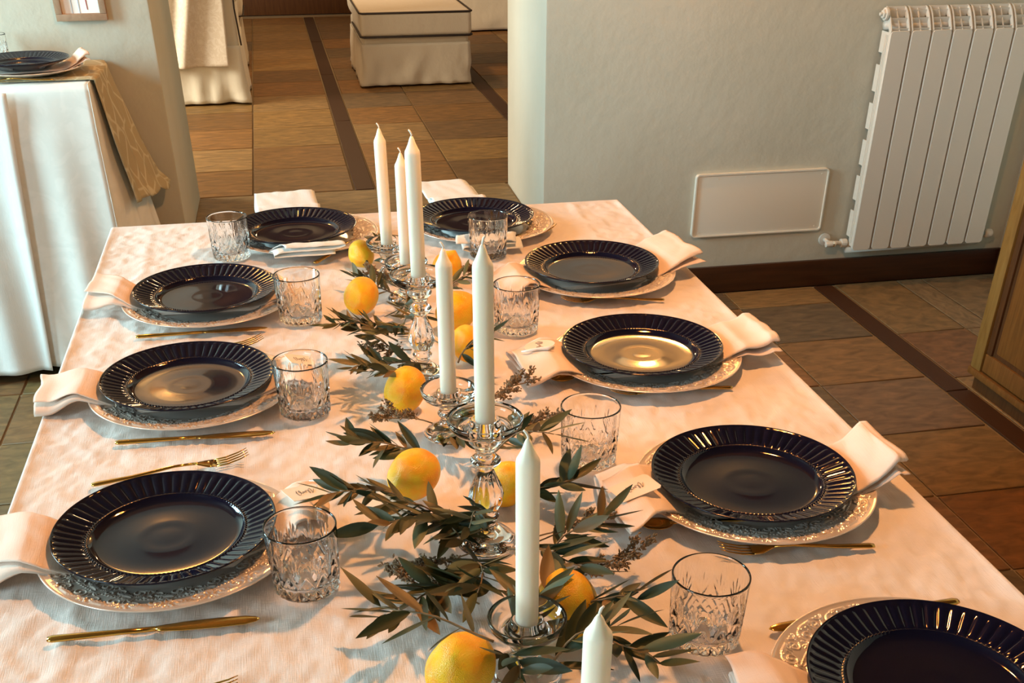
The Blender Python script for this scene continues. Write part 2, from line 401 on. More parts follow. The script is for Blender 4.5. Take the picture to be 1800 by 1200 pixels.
v = put('valve', MB().tube([(-.085, -.001, .185), (-.085, -.010, .185)], .024, 20).tube([(-.085, -.01, .185), (-.085, -.048, .182)], .008, 10).tube([(-.098, -.05, .178), (-.058, -.05, .178)], .011, 12).tube([(-.085, -.045, .182), (-.060, -.036, .177), (-.022, -.036, .175)], .009, 10).tube([(-.028, -.036, .175), (-.006, -.036, .175)], .017, 12).mesh('v', 'radiator_enamel', bevel=.001), rd)
put('valve_nut', MB().tube([(-.072, -.05, .178), (-.064, -.05, .178)], .0125, 6).mesh('v', 'chrome'), v)
put('bleed_knob', MB().tube([(.575, -.036, .178), (.597, -.036, .178)], .009, 10).tube([(.597, -.036, .178), (.604, -.036, .178), (.628, -.036, .178), (.634, -.036, .178)], [.012, .018, .018, .012], 14).mesh('k', 'radiator_enamel', True), rd)

# picture on the left wall
pf = thing('picture', 'small wood-framed picture of faint stripes on the left wall', 'picture', (-.783, WL, 1.016))
fw_, fh_ = .078, .20
for nm, bx_ in (('frame_bar', (-fw_, fw_, -.028, -.001, 0, .020)), ('frame_bar', (-fw_, fw_, -.028, -.001, fh_-.02, fh_)), ('frame_bar', (-fw_, -fw_+.020, -.028, -.001, .02, fh_-.02)), ('frame_bar', (fw_-.020, fw_, -.028, -.001, .02, fh_-.02))):
    put(nm, MB().box(*bx_).mesh('f', 'frame_wood', bevel=.002), pf)
pr = put('print', MB().box(-fw_+.018, fw_-.018, -.010, -.006, .018, fh_-.018).mesh('p', 'paper'), pf)
b = MB()
for x in (-.028, -.006): b.box(x, x+.0025, -.0112, -.0100, .02, .18)
put('grey_stripe', b.mesh('s', 'stripe_grey'), pr)
put('red_stripe', MB().prism([(.019, .03), (.021, .03), (.020, .18), (.013, .18)], 'y', -.0112, -.010).mesh('s', 'stripe_red'), pr)

# wall sconces and ceiling pendant that give the warm light
for x, y, lb in ((1.15, WR, 'half-bowl wall lamp on the wall right of the opening'), (-.85, WL, 'half-bowl wall lamp on the wall left of the opening')):
    t = thing('wall_lamp', lb, 'lamp', (x, y, 1.86))
    b = MB(); n = 16; V = []; Fc = []
    for i in range(7):
        ph = PI/2*i/6; r = .13*math.sin(ph)+.02
        for k in range(n+1):
            a = PI*k/n; V.append((r*math.cos(a), -r*math.sin(a)*.8, .09*(1-math.cos(ph))-.02))
    for i in range(6):
        for k in range(n): Fc.append((i*(n+1)+k, i*(n+1)+k+1, (i+1)*(n+1)+k+1, (i+1)*(n+1)+k))
    put('shade', mesh('s', V, Fc, 'shade_glass'), t)
    put('bracket', MB().box(-.03, .03, -.012, 0, -.06, .06).mesh('b', 'brass', bevel=.002), t)
t = thing('pendant_lamp', 'small brass pendant lamp hanging over the dining table', 'lamp', (.32, -1.0, 2.19))
put('shade', lathe('s', [(.03, .10), (.035, .10), (.16, 0), (.155, 0), (.028, .092)], 'brass', 32), t)
put('cord', MB().tube([(0, 0, .09), (0, 0, .56)], .004, 8).mesh('c', 'wick', True), t)

# ---------------------------------------------------------------- wooden sideboard at the right edge
sb = thing('sideboard', 'oak sideboard with panelled door at the right edge of the room', 'cabinet', (1.945, .335, 0))
D = -1.7; HT = .95
put('body', MB().box(.024, .50, D, 0, .06, HT).mesh('b', 'oak_dark'), sb)
put('plinth', MB().box(.012, .49, D+.02, -.022, 0, .062).mesh('p', 'oak_dark', bevel=.002), sb)
put('base_moulding', MB().box(-.004, .03, D, .004, .046, .070).mesh('p', 'oak', bevel=.006), sb)
put('top', MB().box(-.03, .53, D-.03, .03, HT, HT+.035).mesh('t', 'oak', bevel=.006), sb)
put('corner_stile', MB().box(0, .03, -.055, 0, .068, HT).mesh('c', 'oak_stile', bevel=.007), sb)
for k in range(3):
    y1 = -.060-k*.545; y0 = y1-.54
    dr = put('door', MB().box(.012, .024, y0, y1, .075, HT-.01).mesh('d', 'oak_dark'), sb)
    put('door_rail', MB().box(.004, .026, y0, y1, .075, .135).mesh('d', 'oak', bevel=.004), dr)
    put('door_rail', MB().box(.004, .026, y0, y1, HT-.07, HT-.01).mesh('d', 'oak', bevel=.004), dr)
    for a, c_ in ((y0, y0+.055), (y1-.028, y1)):
        put('door_stile', MB().box(.004, .026, a, c_, .135, HT-.07).mesh('d', 'oak_dark', bevel=.005), dr)
    put('door_panel', MB().box(.010, .024, y0+.068, y1-.041, .148, HT-.085).mesh('d', 'oak', bevel=.006), dr)
    put('knob', MB().tube([(.004, y0+.03, .5), (-.012, y0+.03, .5), (-.02, y0+.03, .5)], [.006, .008, .014], 12).mesh('k', 'oak_dark', True), dr)

# ---------------------------------------------------------------- cloth-covered side table on the left
TZ2 = .90
st = thing('side_table', 'narrow wooden side table hidden under the white damask cloth', 'table', (-1.6, 1.22, 0))
put('tabletop', MB().box(-.83, .85, -.20, .21, TZ2-.045, TZ2-.012).mesh('t', 'plain_wood', bevel=.003), st)
put('plinth', MB().box(-.83, .85, -.135, .205, 0, .085).mesh('t', 'baseboard_wood', bevel=.003), st)
put('back_panel', MB().box(-.83, .80, .16, .20, .085, TZ2-.045).mesh('t', 'plain_wood'), st)
for x in (-.80, .80):
    put('leg', MB().box(x-.03, x+.03, -.12, -.06, .085, TZ2-.045).mesh('l', 'plain_wood', bevel=.003), st)
# damask cloth: top, front drop with folds, right drop that flares
X0, X1, Y0, Y1 = -2.48, -.742, 1.0, 1.44
u = np.linspace(X0, X1, 120)
tv = np.concatenate([np.linspace(0, 1, 10), 1+np.linspace(.02, 1, 50)])
U, T = np.meshgrid(u, tv, indexing='ij')
fold = .016*np.sin((U+.742)*19+1.0)+.010*np.sin((U+.7)*47)+.010*np.abs(np.sin((U+1.0)*7))
drop = np.clip(T-1, 0, 1)
Yc = np.where(T <= 1, Y1+(Y0-Y1)*T, Y0-.006-np.minimum(drop*6, 1)*.012+fold*drop-.012*drop)
Zc = np.where(T <= 1, TZ2, TZ2-.004-drop*.855-.006*np.sin(U*9)*drop)
crease = .0035*np.exp(-((U+1.105)/.006)**2)-.003*np.exp(-((Zc-.58)/.006)**2)+.004*np.exp(-((Zc-.44-.16*(U+1.3))/.008)**2)*(U < -1.05)
Yc = Yc-crease*(T > 1.03)
xx = U-.02*0*drop
cl = put('tablecloth', grid('front', xx, Yc, Zc, 'damask', .0015), None, label='white damask tablecloth falling over the side table at the left wall', category='tablecloth')
S, Vv = np.meshgrid(np.linspace(0, 1, 90), np.linspace(0, 1, 50), indexing='ij')
xe = -.968-.068*Vv
Xr = X0+(xe-X0)*S; fo = .016*np.sin((Xr+.742)*19+1.0)+.010*np.sin((Xr+.7)*47)+.010*np.abs(np.sin((Xr+1.0)*7))
Zr = TZ2-.012-Vv*.852
Yr = Y0-.030+fo*Vv-.018*Vv-.0035*np.exp(-((Zr-.46)/.008)**2)+.003*np.exp(-((Zr-.41-.35*(Xr+1.2))/.008)**2)-.006*(S > .985)
put('front_layer', grid('layer', Xr, Yr, Zr, 'white_linen', .0015), cl)
# right drop, a part hanging from the corner
v_ = np.linspace(0, 1, 40); s_ = np.linspace(0, 1, 50)
S, Vv = np.meshgrid(s_, v_, indexing='ij')        # S along Y (front->back), Vv down
length = .85-.30*S
flare = .135*Vv*np.clip(S/.35, .03, 1)+.012*np.sin(S*12)*Vv*np.clip(S*4, 0, 1)
fe = .016*math.sin(1.0)+.010*math.sin(-.042*47)+.010*abs(math.sin(.258*7))
flare = flare*.80
Xr = X1-.001+flare; Yr = Y0-.006-np.minimum(Vv*6, 1)*.012+fe*Vv-.012*Vv+(.40*S)*(1-.15*Vv)
put('side_drop', grid('side', Xr, Yr, TZ2+.001-Vv*length, 'damask', .0015), cl)
# second cloth with leaf pattern, hanging over the right end near the wall
S, Vv = np.meshgrid(np.linspace(0, 1, 40), np.linspace(0, 1, 60), indexing='ij')
top = np.clip(Vv/.25, 0, 1); dn = np.clip((Vv-.25)/.75, 0, 1)
Xr = -1.02+(X1+.014+1.02)*top+(.055+.065*S)*dn**1.1+.02*np.clip(dn-.9, 0, 1)/.1*S
Yr = 1.04+.34*S+.012*np.sin(dn*9+S*5)*dn
Zr = TZ2+.006+.004*np.sin(S*21)-.36*dn-.03*dn*S+.006*np.sin(S*16+dn*4)*dn
rn = put('table_runner', grid('runner', Xr+.006*np.sin(S*24)*top, Yr, Zr, 'runner_cloth', .0015), None, label='olive patterned overlay cloth hanging over the end of the side table', category='cloth')

# ---------------------------------------------------------------- sitting room seats
def cushion(x0, x1, y0, y1, z0, z1, m, bev=.04):
    me = MB().box(x0, x1, y0, y1, z0, z1).mesh('cushion', m, bevel=bev, seg=5); me.polygons.foreach_set('use_smooth', [True]*len(me.polygons))
    return me
def skirt(x0, x1, y0, y1, z0, z1, m, wob=.012, seed=1):
    pts = []
    for (ax, ay), (bx_, by) in (((x0, y1), (x0, y0)), ((x0, y0), (x1, y0)), ((x1, y0), (x1, y1))):
        for k in range(30): t = k/30; pts.append((ax+(bx_-ax)*t, ay+(by-ay)*t, t, (0 if ax == bx_ else 1)))
    pts.append((x1, y1, 1, 0))
    X = np.array([p[0] for p in pts]); Y = np.array([p[1] for p in pts])
    zz = np.linspace(0, 1, 14)
    XX, Z = np.meshgrid(X, zz, indexing='ij'); YY, _ = np.meshgrid(Y, zz, indexing='ij')
    cx, cy = (x0+x1)/2, (y0+y1)/2
    wv = waves(XX*1.0, YY*1.0+Z*.15, .16, 6, seed)*wob*Z+.012*Z
    fx = np.where(np.abs(XX-cx) > (x1-x0)/2-.002, np.sign(XX-cx), 0); fy = np.where(np.abs(YY-cy) > (y1-y0)/2-.002, np.sign(YY-cy), 0)
    return grid('skirt', XX+fx*wv, YY+fy*wv, z1+(z0-z1)*Z, m, .004)
ac = thing('slipper_chair', 'beige slipcovered slipper chair with dark piping seen in the sitting room', 'chair', (.645, 4.45, BZ))
put('skirt', skirt(-.325, .325, .012, .95, .012, .235, 'slipcover', .010, 3), ac)
put('base', cushion(-.32, .32, .03, .95, .03, .30, 'slipcover', .03), ac)
put('seat_cushion', cushion(-.325, .335, -.008, .70, .275, .405, 'slipcover', .028), ac)
b = MB()
for z in (.274, .399):
    put('piping', MB().tube([(-.328, .68, z), (-.328, .02, z), (-.312, -.008, z), (.322, -.008, z), (.338, .02, z), (.338, .68, z)], .0058, 6).mesh('p', 'piping', True), ac)
b = MB().tube([(-.322, .62, .18), (-.322, .35, .22), (-.322, .12, .235)], .004, 6)
for s, x in ((0, -.40), (1, .27)):
    pass
put('back', cushion(-.335, .335, .66, .98, .30, .95, 'slipcover', .07), ac)
a1 = thing('slipcovered_chair', 'cream slipcovered chair with a pale throw, half hidden by the left jamb', 'armchair', (-.71, 4.10, BZ))
put('skirt', skirt(-.42, .335, .0, .75, .012, .30, 'slipcover_pale', .014, 9), a1)
put('body', cushion(-.42, .33, .02, .75, .02, .60, 'slipcover_pale', .03), a1)
put('back', cushion(-.42, .36, .03, .25, .50, .98, 'slipcover_pale', .05), a1)
put('piping', MB().tube([(.338, .02, .98), (.336, .005, .75), (.330, .0, .48), (.343, -.002, .30)], .0045, 6).mesh('p', 'piping', True), a1)
S, Vv = np.meshgrid(np.linspace(0, 1, 60), np.linspace(0, 1, 60), indexing='ij')
Xr = -.36+.655*S-.03*Vv*S+.0*S
dd = -.035-.016*np.sin(S*11+Vv*3)*Vv-.040*np.exp(-((S-.62-.25*(1-Vv))/.06)**2)+.022*np.exp(-((S-.50-.25*(1-Vv))/.05)**2)
Zr = 1.0-.80*Vv+.03*(S-.5)*Vv*.3
th = put('throw_blanket', grid('throw', Xr-.71, dd+4.10, Zr+BZ, 'throw_cloth', .003), None, label='pale patterned throw hanging down the front of the cream chair', category='throw')
sf = thing('sofa', 'grey-beige slipcovered sofa standing far back at the right of the sitting room', 'sofa', (1.9, 6.65, BZ))
put('skirt', skirt(-1.0, 1.0, 0, .9, .012, .24, 'slipcover', .01, 5), sf)
put('base', cushion(-.98, .98, .02, .9, .03, .30, 'slipcover', .03), sf)
for x in (-.95, .02): put('seat_cushion', cushion(x, x+.93, -.01, .7, .26, .44, 'slipcover', .05), sf)
put('back', cushion(-1.0, 1.0, .7, .95, .3, .9, 'slipcover', .06), sf)
s2 = thing('sofa', 'beige slipcovered seat with dark piping behind the cream chair', 'sofa', (-.82, 5.25, BZ))
put('skirt', skirt(-.5, .43, 0, .8, .012, .28, 'slipcover', .01, 6), s2)
put('base', cushion(-.5, .42, .02, .8, .03, .3, 'slipcover', .03), s2)
put('seat_cushion', cushion(-.5, .455, -.01, .6, .29, .47, 'slipcover', .05), s2)
put('piping', MB().tube([(-.5, -.012, .31), (.43, -.012, .31), (.458, .02, .31), (.458, .55, .31)], .005, 6).tube([(-.5, -.012, .455), (.43, -.012, .455), (.458, .02, .455), (.458, .55, .455)], .005, 6).mesh('p', 'piping', True), s2)
put('back', cushion(-.5, .45, .6, .85, .3, .9, 'slipcover', .06), s2)

# ================================================================ DINING TABLE
TZ = .76; HW = .6065; YF = -2.42
dt = thing('dining_table', 'long dining table hidden under the pale linen cloth', 'table', (0, YF/2, 0))
put('tabletop', MB().box(-.598, .598, YF/2+.01, -YF/2-.01, TZ-.045, TZ-.013).mesh('t', 'plain_wood', bevel=.003), dt)
for sx in (-1, 1):
    for sy in (-1, 1):
        put('leg', MB().box(sx*.53-.035, sx*.53+.035, sy*1.12-.035, sy*1.12+.035, 0, TZ-.045).mesh('l', 'plain_wood', bevel=.004), dt)
R_ = .010; DR = .26
def rail(half, n_mid, dense):
    a = list(np.linspace(-half, half, n_mid)); 
    pts = []                                # (outward offset, drop)
    for q in np.linspace(0, PI/2, 5)[1:]: pts.append((R_*math.sin(q)-R_, R_*(1-math.cos(q))))
    for q in np.linspace(0, 1, 14)[1:]: pts.append((0, R_+(DR-R_)*q))
    inner = [x for x in np.linspace(-half+R_, half-R_, n_mid)]
    L_ = [(-half-p[0], p[1]) for p in pts[::-1]]+[(x, 0) for x in inner]+[(half+p[0], p[1]) for p in pts]
    return np.array(L_)
cx_ = rail(HW, 200, 1); cy_ = rail(-YF/2, 400, 1)
PX, PY_ = np.meshgrid(cx_[:, 0], cy_[:, 0], indexing='ij'); DX, DY = np.meshgrid(cx_[:, 1], cy_[:, 1], indexing='ij')
dz = np.maximum(DX, DY)
out = np.clip((dz-R_)/(DR-R_), 0, 1)
wob = .014*np.sin(PY_*13+1)*out+.008*np.sin(PY_*31)*out+.010*out
wob2 = .014*np.sin(PX*15)*out+.012*out
XX = PX+np.where(DX > R_, np.sign(PX)*wob, 0); YY = PY_+np.where(DY > R_, np.sign(PY_)*wob2, 0)+YF/2
wr = np.abs(waves(PX, PY_, .09, 9, 3))
hgt = -.0016*np.minimum(wr, .9)+.0009*waves(PX, PY_, .05, 9, 4)+.0006*waves(PX*1.8, PY_, .028, 9, 8)-.0004*np.minimum(np.abs(waves(PX, PY_, .05, 9, 12)), .7)*2
for cxr, amp, wd in ((.475, .0028, .010), (-.50, .0022, .010), (.02, .0015, .007)):
    hgt = hgt+amp*np.exp(-((PX-cxr-.012*np.sin(PY_*2.2+cxr*9))/wd)**2)*(.6+.4*np.sin(PY_*5+cxr*30))
hgt = hgt-.0040
hgt = np.where(dz > 0, 0, hgt)
edge = np.clip((HW-np.abs(PX))/.02, 0, 1)*np.clip((-YF/2-np.abs(PY_))/.02, 0, 1)
ZZ = TZ-dz+hgt*edge
tc = put('tablecloth', grid('tablecloth', XX, YY, ZZ, 'table_linen', 0), None, label='pale linen tablecloth with pressed creases over the long dining table', category='tablecloth')

# ---------------------------------------------------------------- dinner plate and charger
NF = 60
def make_plate():
    ns = NF*8
    prof = [(0, .002), (.070, .002), (.076, 0), (.080, .0005), (.084, .003)]
    prof += [(.10, .0095), (.118, .0155), (.132, .0215), (.1348, .0232), (.1352, .0245), (.1343, .0254)]
    under = len(prof)
    rr = [.133, .1315, .130, .128, .125, .121, .117, .113, .109, .105, .102, .1000]
    for r in rr: prof.append((r, .0240-(.134-r)*.335))
    prof += [(.0985, .0118), (.0975, .0112), (.0965, .0123), (.0955, .0122), (.0945, .0108), (.0925, .0092), (.090, .0072), (.087, .0058), (.084, .0053), (.06, .0054), (.040, .0056), (.033, .0060), (.028, .0057), (.015, .0060), (0, .0062)]
    def rad(t, i, r, z):
        ph = (t*NF/(2*PI)) % 1.0
        if r > .0998 and i >= under:
            lobe = abs(math.sin(PI*ph))**.6
            outer = min(1, max(0, (.1325-r)/.006)); inner = min(1, max(0, (r-.0995)/.003))
            # rounded outer end of every flute
            e = .1325-.0035*(abs(ph-.5)*2)**2.2
            outer = min(1, max(0, (e-r)/.0022))
            return r, z+(.0018*(lobe-.62))*outer*inner
        if .0955 <= r <= .0985 and i >= under:
            return r, z+.0007*math.sin(PI*((t*NF*2/(2*PI)) % 1.0))
        return r, z
    return lathe('dinner_plate', prof, 'navy_glaze', ns, rad)
PLATE = make_plate()

def make_charger():
    # relief of scrolls, fans and beads, worked out on a polar grid
    ns, RI, RO = 1440, .098, .1565
    def curves(k_):
        out = []
        for cx, cy, R0, dirn, turns, a0 in ((.013, .002, .0105, 1, 1.7, .3), (-.012, -.002, .0095, -1, 1.6, 2.2), (.002, .010, .006, -1, 1.2, 1.0)):
            for k in range(40):
                q = k/39; r = R0*(1-q)+.0008; a = a0+dirn*turns*2*PI*q; out.append((k_*(cx+r*math.cos(a)), k_*(cy+r*math.sin(a)), .00075))
        for cx, cy, base in ((0, -.012, PI/2), (.022, .010, -PI/2), (-.022, .010, -PI/2.3)):
            for j in range(-3, 4):
                a = base+j*.38; ln = .0095-.0009*abs(j)
                for q in np.linspace(.12, 1, 8): out.append((k_*(cx+ln*q*math.cos(a+.5*q*np.sign(j))), k_*(cy+ln*q*math.sin(a+.5*q*np.sign(j))), .0006+.0004*math.sin(PI*min(1, q+.1))))
        return out
    th = np.arange(ns)/ns*2*PI; rs = np.linspace(RI, RO, 62)
    Hh = np.zeros((ns, len(rs)))
    for rm, nsec, k_ in ((.112, 16, .95), (.1405, 18, 1.05)):
        per = ns//nsec; W_ = 2*PI/nsec*rm
        SX, SY = np.meshgrid((np.arange(per)/per-.5)*W_, rs-rm, indexing='ij'); H0 = np.zeros_like(SX)
        for (a, b_, w_) in curves(k_):
            for sh in (-W_, 0, W_):
                H0 = np.maximum(H0, np.exp(-((SX-a-sh)**2+(SY-b_)**2)/(w_*w_*1.7)))
        Hh = np.maximum(Hh, np.tile(H0, (nsec, 1)))
    bead = np.abs(np.sin(th*90))[:, None]*np.exp(-((rs-.1265)/.0009)**2)[None, :]
    Hh = np.maximum(Hh, bead)
    edgef = np.clip((RO-.004-rs)/.002, 0, 1)*np.clip((rs-RI-.001)/.003, 0, 1)
    Hh = Hh*edgef[None, :]*.0017
    V = []; Fc = []
    bot = [(0, .001), (.090, .001), (.095, 0), (.12, .006), (.150, .0135), (.1585, .0162), (.160, .0172), (.1592, .0182), (.1578, .0180)]
    base = [.0052+(r-RI)*.205 for r in rs]
    rows = []
    def ring(rl, zl):
        k0 = len(V); V.extend(zip((rl*np.cos(th)).tolist(), (rl*np.sin(th)).tolist(), (zl+0*th).tolist())); rows.append(k0)
    V.append((0, 0, .001)); 
    for r, z in bot[1:]: ring(r, z)
    for j in range(len(rs)-1, -1, -1): ring(rs[j], base[j]+Hh[:, j])
    ring(.094, .0038); ring(.09, .0036)
    k = np.arange(ns); k2 = (k+1) % ns
    for a, b_ in zip(rows, rows[1:]):
        Fc += np.stack([a+k, a+k2, b_+k2, b_+k], -1).tolist()
    Fc += [(0, rows[0]+int(q2), rows[0]+int(q)) for q, q2 in zip(k, k2)]
    V.append((0, 0, .0036)); c_ = len(V)-1
    Fc += [(c_, rows[-1]+int(q), rows[-1]+int(q2)) for q, q2 in zip(k, k2)]
    return mesh('charger_plate', V, Fc, 'charger_glaze')
CHARGER = make_charger()

# ---------------------------------------------------------------- tumbler
def make_tumbler():
    n = 192; rep = 12; hgt_ = .086
    prof = [(0, .003), (.024, .003), (.030, .0005), (.036, .001)]
    z_ = [.004+.078*k/44 for k in range(45)]
    k0 = len(prof)
    prof += [(.0388+.0032*(z/.086), z) for z in z_]
    k1 = len(prof)
    prof += [(.0421, .0845), (.0416, .0858), (.0409, .086), (.0402, .0855), (.0400, .083), (.0392, .05), (.0378, .022), (.034, .0150), (.024, .0135), (0, .013)]
    def rad(t, i, r, z):
        if not (k0 <= i < k1): return r, z
        u_ = (t*rep/(2*PI)) % 1.0
        d = 0
        if z < .036:                       # crossed diamond cuts
            q = (z-.004)/.016
            for s in (1, -1):
                f_ = ((u_+s*q*.5) % 1.0); dist = min(f_, 1-f_)
                d = max(d, 1-dist/.17)
                f2 = ((u_+.5+s*q*.5) % 1.0); d2 = min(f2, 1-f2); d = max(d, .6*(1-d2/.09))
        if z >= .030:                      # fan of tapering wedges
            v_ = (z-.030)/.038
            for c_, sl, ln in ((.5, 0, 1.0), (.5, .34, .86), (.5, -.34, .86), (.5, .72, .62), (.5, -.72, .62)):
                if v_ < ln:
                    ctr = c_+sl*v_; dist = abs(((u_-ctr+.5) % 1.0)-.5); wd = .085*(1-v_/ln)+.035
                    d = max(d, (1-dist/wd)*min(1, (ln-v_)*5))
        return r-.0023*max(0, d), z
    return lathe('tumbler', prof, 'crystal', n, rad)
TUMBLER = make_tumbler()

# ---------------------------------------------------------------- cutlery
def blade_shape(name, sections, m='gold'):           # sections: (x, halfwidth, z centre, halfthick)
    V = []; n = 10
    for x, hw, zc, ht in sections:
        for k in range(n):
            a = 2*PI*k/n; V.append((x, hw*math.cos(a), zc+ht*math.sin(a)))
    Fc = [(i*n+k, (i+1)*n+k, (i+1)*n+(k+1) % n, i*n+(k+1) % n) for i in range(len(sections)-1) for k in range(n)]
    Fc += [tuple(range(n)), tuple(range((len(sections)-1)*n, len(sections)*n))[::-1]]
    return V, Fc
def sect_mesh(name, secs):
    b = MB(); b.add(*blade_shape(name, secs)); return b.mesh(name, 'gold', True)
KH = sect_mesh('handle', [(-.118, .001, .0035, .0006), (-.117, .0045, .0035, .0022), (-.112, .0062, .0035, .003), (-.09, .0058, .0035, .003), (-.04, .0042, .0035, .0028), (0, .0040, .0035, .0024)])
KB = sect_mesh('blade', [(0, .0040, .0035, .0024), (.008, .0062, .0035, .0012), (.03, .0088, .0035, .0008), (.07, .0098, .0035, .0007), (.10, .0085, .0035, .0007), (.112, .0050, .0035, .0006), (.116, .001, .0035, .0004)])
FH = sect_mesh('handle', [(-.112, .001, .003, .0006), (-.111, .0045, .003, .0018), (-.105, .0060, .003, .0022), (-.06, .0042, .004, .002), (0, .0026, .0085, .0018), (.025, .0028, .0075, .0016)])
b = MB(); b.add(*blade_shape('n', [(.025, .0028, .0075, .0016), (.032, .006, .006, .001), (.042, .0112, .004, .0009), (.056, .0122, .003, .0009)]))
FN = b.mesh('neck', 'gold', True)
b = MB()
for k in range(4):
    y = -.0102+.0068*k
    b.add(*blade_shape('t', [(.054, .0021, .003, .0009), (.07, .0018, .0038, .0009), (.088, .0015, .0078, .0008), (.100, .0007, .0125, .0005)]) if 0 else
          (lambda VF: ([(v[0], v[1]+y, v[2]) for v in VF[0]], VF[1]))(blade_shape('t', [(.054, .0021, .003, .0009), (.07, .0018, .0038, .0009), (.088, .0015, .0078, .0008), (.100, .0007, .0125, .0005)])))
FT = b.mesh('tines', 'gold', True)
def make_spoon_bowl():
    V = []; Fc = []; n = 20; m_ = 7
    for s in (0, 1):
        for i in range(m_):
            q = i/(m_-1)
            for k in range(n):
                a = 2*PI*k/n; V.append((.075+.024*q*math.cos(a)*(1), .0165*q*math.sin(a), .0015+s*.001+.0075*q*q))
    for i in range(m_-1):
        for k in range(n):
            a, b_ = i*n+k, i*n+(k+1) % n
            Fc.append((a, b_, b_+n, a+n)); o = m_*n; Fc.append((o+a, o+a+n, o+b_+n, o+b_))
    for k in range(n): Fc.append(((m_-1)*n+k, (m_-1)*n+(k+1) % n, (2*m_-1)*n+(k+1) % n, (2*m_-1)*n+k))
    return mesh('bowl', V, Fc, 'gold')
SB = make_spoon_bowl()
SH = sect_mesh('handle', [(-.09, .001, .003, .0006), (-.089, .0045, .003, .0018), (-.082, .0055, .003, .0022), (-.03, .0038, .006, .002), (.03, .0025, .0095, .0016), (.056, .0045, .0090, .0011)])
def cutlery(kind, parts, xy, ang, label, group=None, z=TZ, tilt=0, roll=0):
    t = thing(kind, label, kind, (xy[0], xy[1], z), ang, group)
    t.rotation_euler = (roll, tilt, ang)
    for nm, me in parts: put(nm, me, t)
    return t
KN = (('handle', KH), ('blade', KB)); FK = (('handle', FH), ('neck', FN), ('tines', FT)); SP = (('bowl', SB), ('handle', SH))
def line(p, q, z=TZ+.003):
    a, b_ = atZ(*p, z), atZ(*q, z); return ((a+b_)/2)[:2], math.atan2(b_[1]-a[1], b_[0]-a[0]), float(np.linalg.norm(b_-a))

# ---------------------------------------------------------------- napkin: a three-layer folded strip passing under the plate
def napkin(cx, cy, ang, a, b_, w0, w1, skew0=0, skew1=0, lift0=0, lift1=0, seed=1, label='', m='napkin_linen', puff=.020, curl=0, group='linen napkins under the dinner plates'):
    """u runs from -a (near end) to +b; width w0..w1; lift: how far the ends rise off the cloth"""
    nu, nv = 110, 61
    u = np.linspace(-a, b_, nu); q = (u+a)/(a+b_)
    # cross-section: Z-fold
    s = np.linspace(0, 3, nv)
    lay = np.floor(np.clip(s, 0, 2.999)); f_ = s-lay
    pos = np.where(lay % 2 == 0, f_, 1-f_)-.5
    zl = lay+.5*0
    # round the folds
    rnd_ = np.exp(-((f_-1)/.05)**2)*(lay < 2)+np.exp(-(f_/.05)**2)*(lay > 0)
    zz = s*0
    for i, sv in enumerate(s):
        near = round(sv)
        if near in (1, 2) and abs(sv-near) < .06: zz[i] = (near-1)+.5+(sv-near)/.12
        else: zz[i] = lay[i]
    U, PZ = np.meshgrid(u, zz, indexing='ij'); Q, POS = np.meshgrid(q, pos, indexing='ij')
    Wd = w0+(w1-w0)*Q
    r = np.abs(U)
    def ss(t): t = np.clip(t, 0, 1); return t*t*(3-2*t)
    under = 1-ss((r-.085)/.05)
    endA = ss((-U-.12)/max(.02, a-.12)); endB = ss((U-.12)/max(.02, b_-.12))
    basez = np.where(r < .11, .0048, np.where(r < .160, .0048+(r-.11)*.28, 0))
    outz = .0195*(1-ss((r-.160)/.055))+.0014
    zc = np.where(r < .160, .0050+ss((r-.095)/.065)*.0150, outz+.0)
    gap = .0006+puff*.42*(1-under)*(.35+.65*np.maximum(endA, endB))
    gap = np.minimum(gap, np.where(r < .14, .0007+np.clip(r-.09, 0, 1)*.06, 1))
    Z = zc+PZ*gap
    skew = skew0*endA+skew1*endB
    Y = POS*Wd*(1-.0*Q)+skew*(PZ/2.0)+.0022*waves(U, POS*.1, .16, 5, seed)*(1-under)
    Z = Z+(lift0*endA**2)+(lift1*endB**2)*(1-.25*POS)
    Z = Z+np.abs(.0014*waves(U*1.0, POS*Wd*1.3, .10, 6, seed+3))*(1-under)*(.4+PZ*.3)
    X = U+.003*waves(POS*Wd, PZ*.01, .10, 4, seed+9)*np.maximum(endA, endB)+curl*endB*PZ*.5*0
    if curl:                                # roll the far end over
        e = ss((U-(b_-.075))/.075); X = X-curl*.028*e*e; Z = Z+curl*.016*np.sin(e*PI*.75)
    me = grid('napkin', X, Y, Z, m, .0009)
    o = put('napkin', me, None, (cx, cy, TZ), (0, 0, ang), label=label, category='napkin')
    return o

# ---------------------------------------------------------------- place settings
S = {  # plate centre (x, y), rim heights as measured
 'L1': (-.388, -1.438), 'L2': (-.382, -.974), 'L3': (-.368, -.560),
 'R1': (.402, -1.900), 'R2': (.377, -1.450), 'R3': (.363, -.991), 'R4': (.390, -.554),
 'FR': (.214, -.178), 'FL': (-.189, -.182)}
where = {'L1': 'nearest on the left side of the table', 'L2': 'second from the front on the left side', 'L3': 'third from the front on the left side',
 'R1': 'cut off by the bottom right corner', 'R2': 'second from the front on the right side', 'R3': 'third from the front on the right side', 'R4': 'farthest on the right side beside the wall',
 'FR': 'at the far end, right of the candles', 'FL': 'at the far end, left of the candles'}
look = {'L1': 'its well plain dark', 'L2': 'its well half gold with reflected light', 'L3': 'its well mirroring the pale opening', 'R1': 'its far rim in view', 'R2': 'its well almost black', 'R3': 'its well shining gold', 'R4': 'its well reflecting olive', 'FR': 'partly behind candles and a tumbler', 'FL': 'partly behind a tumbler'}
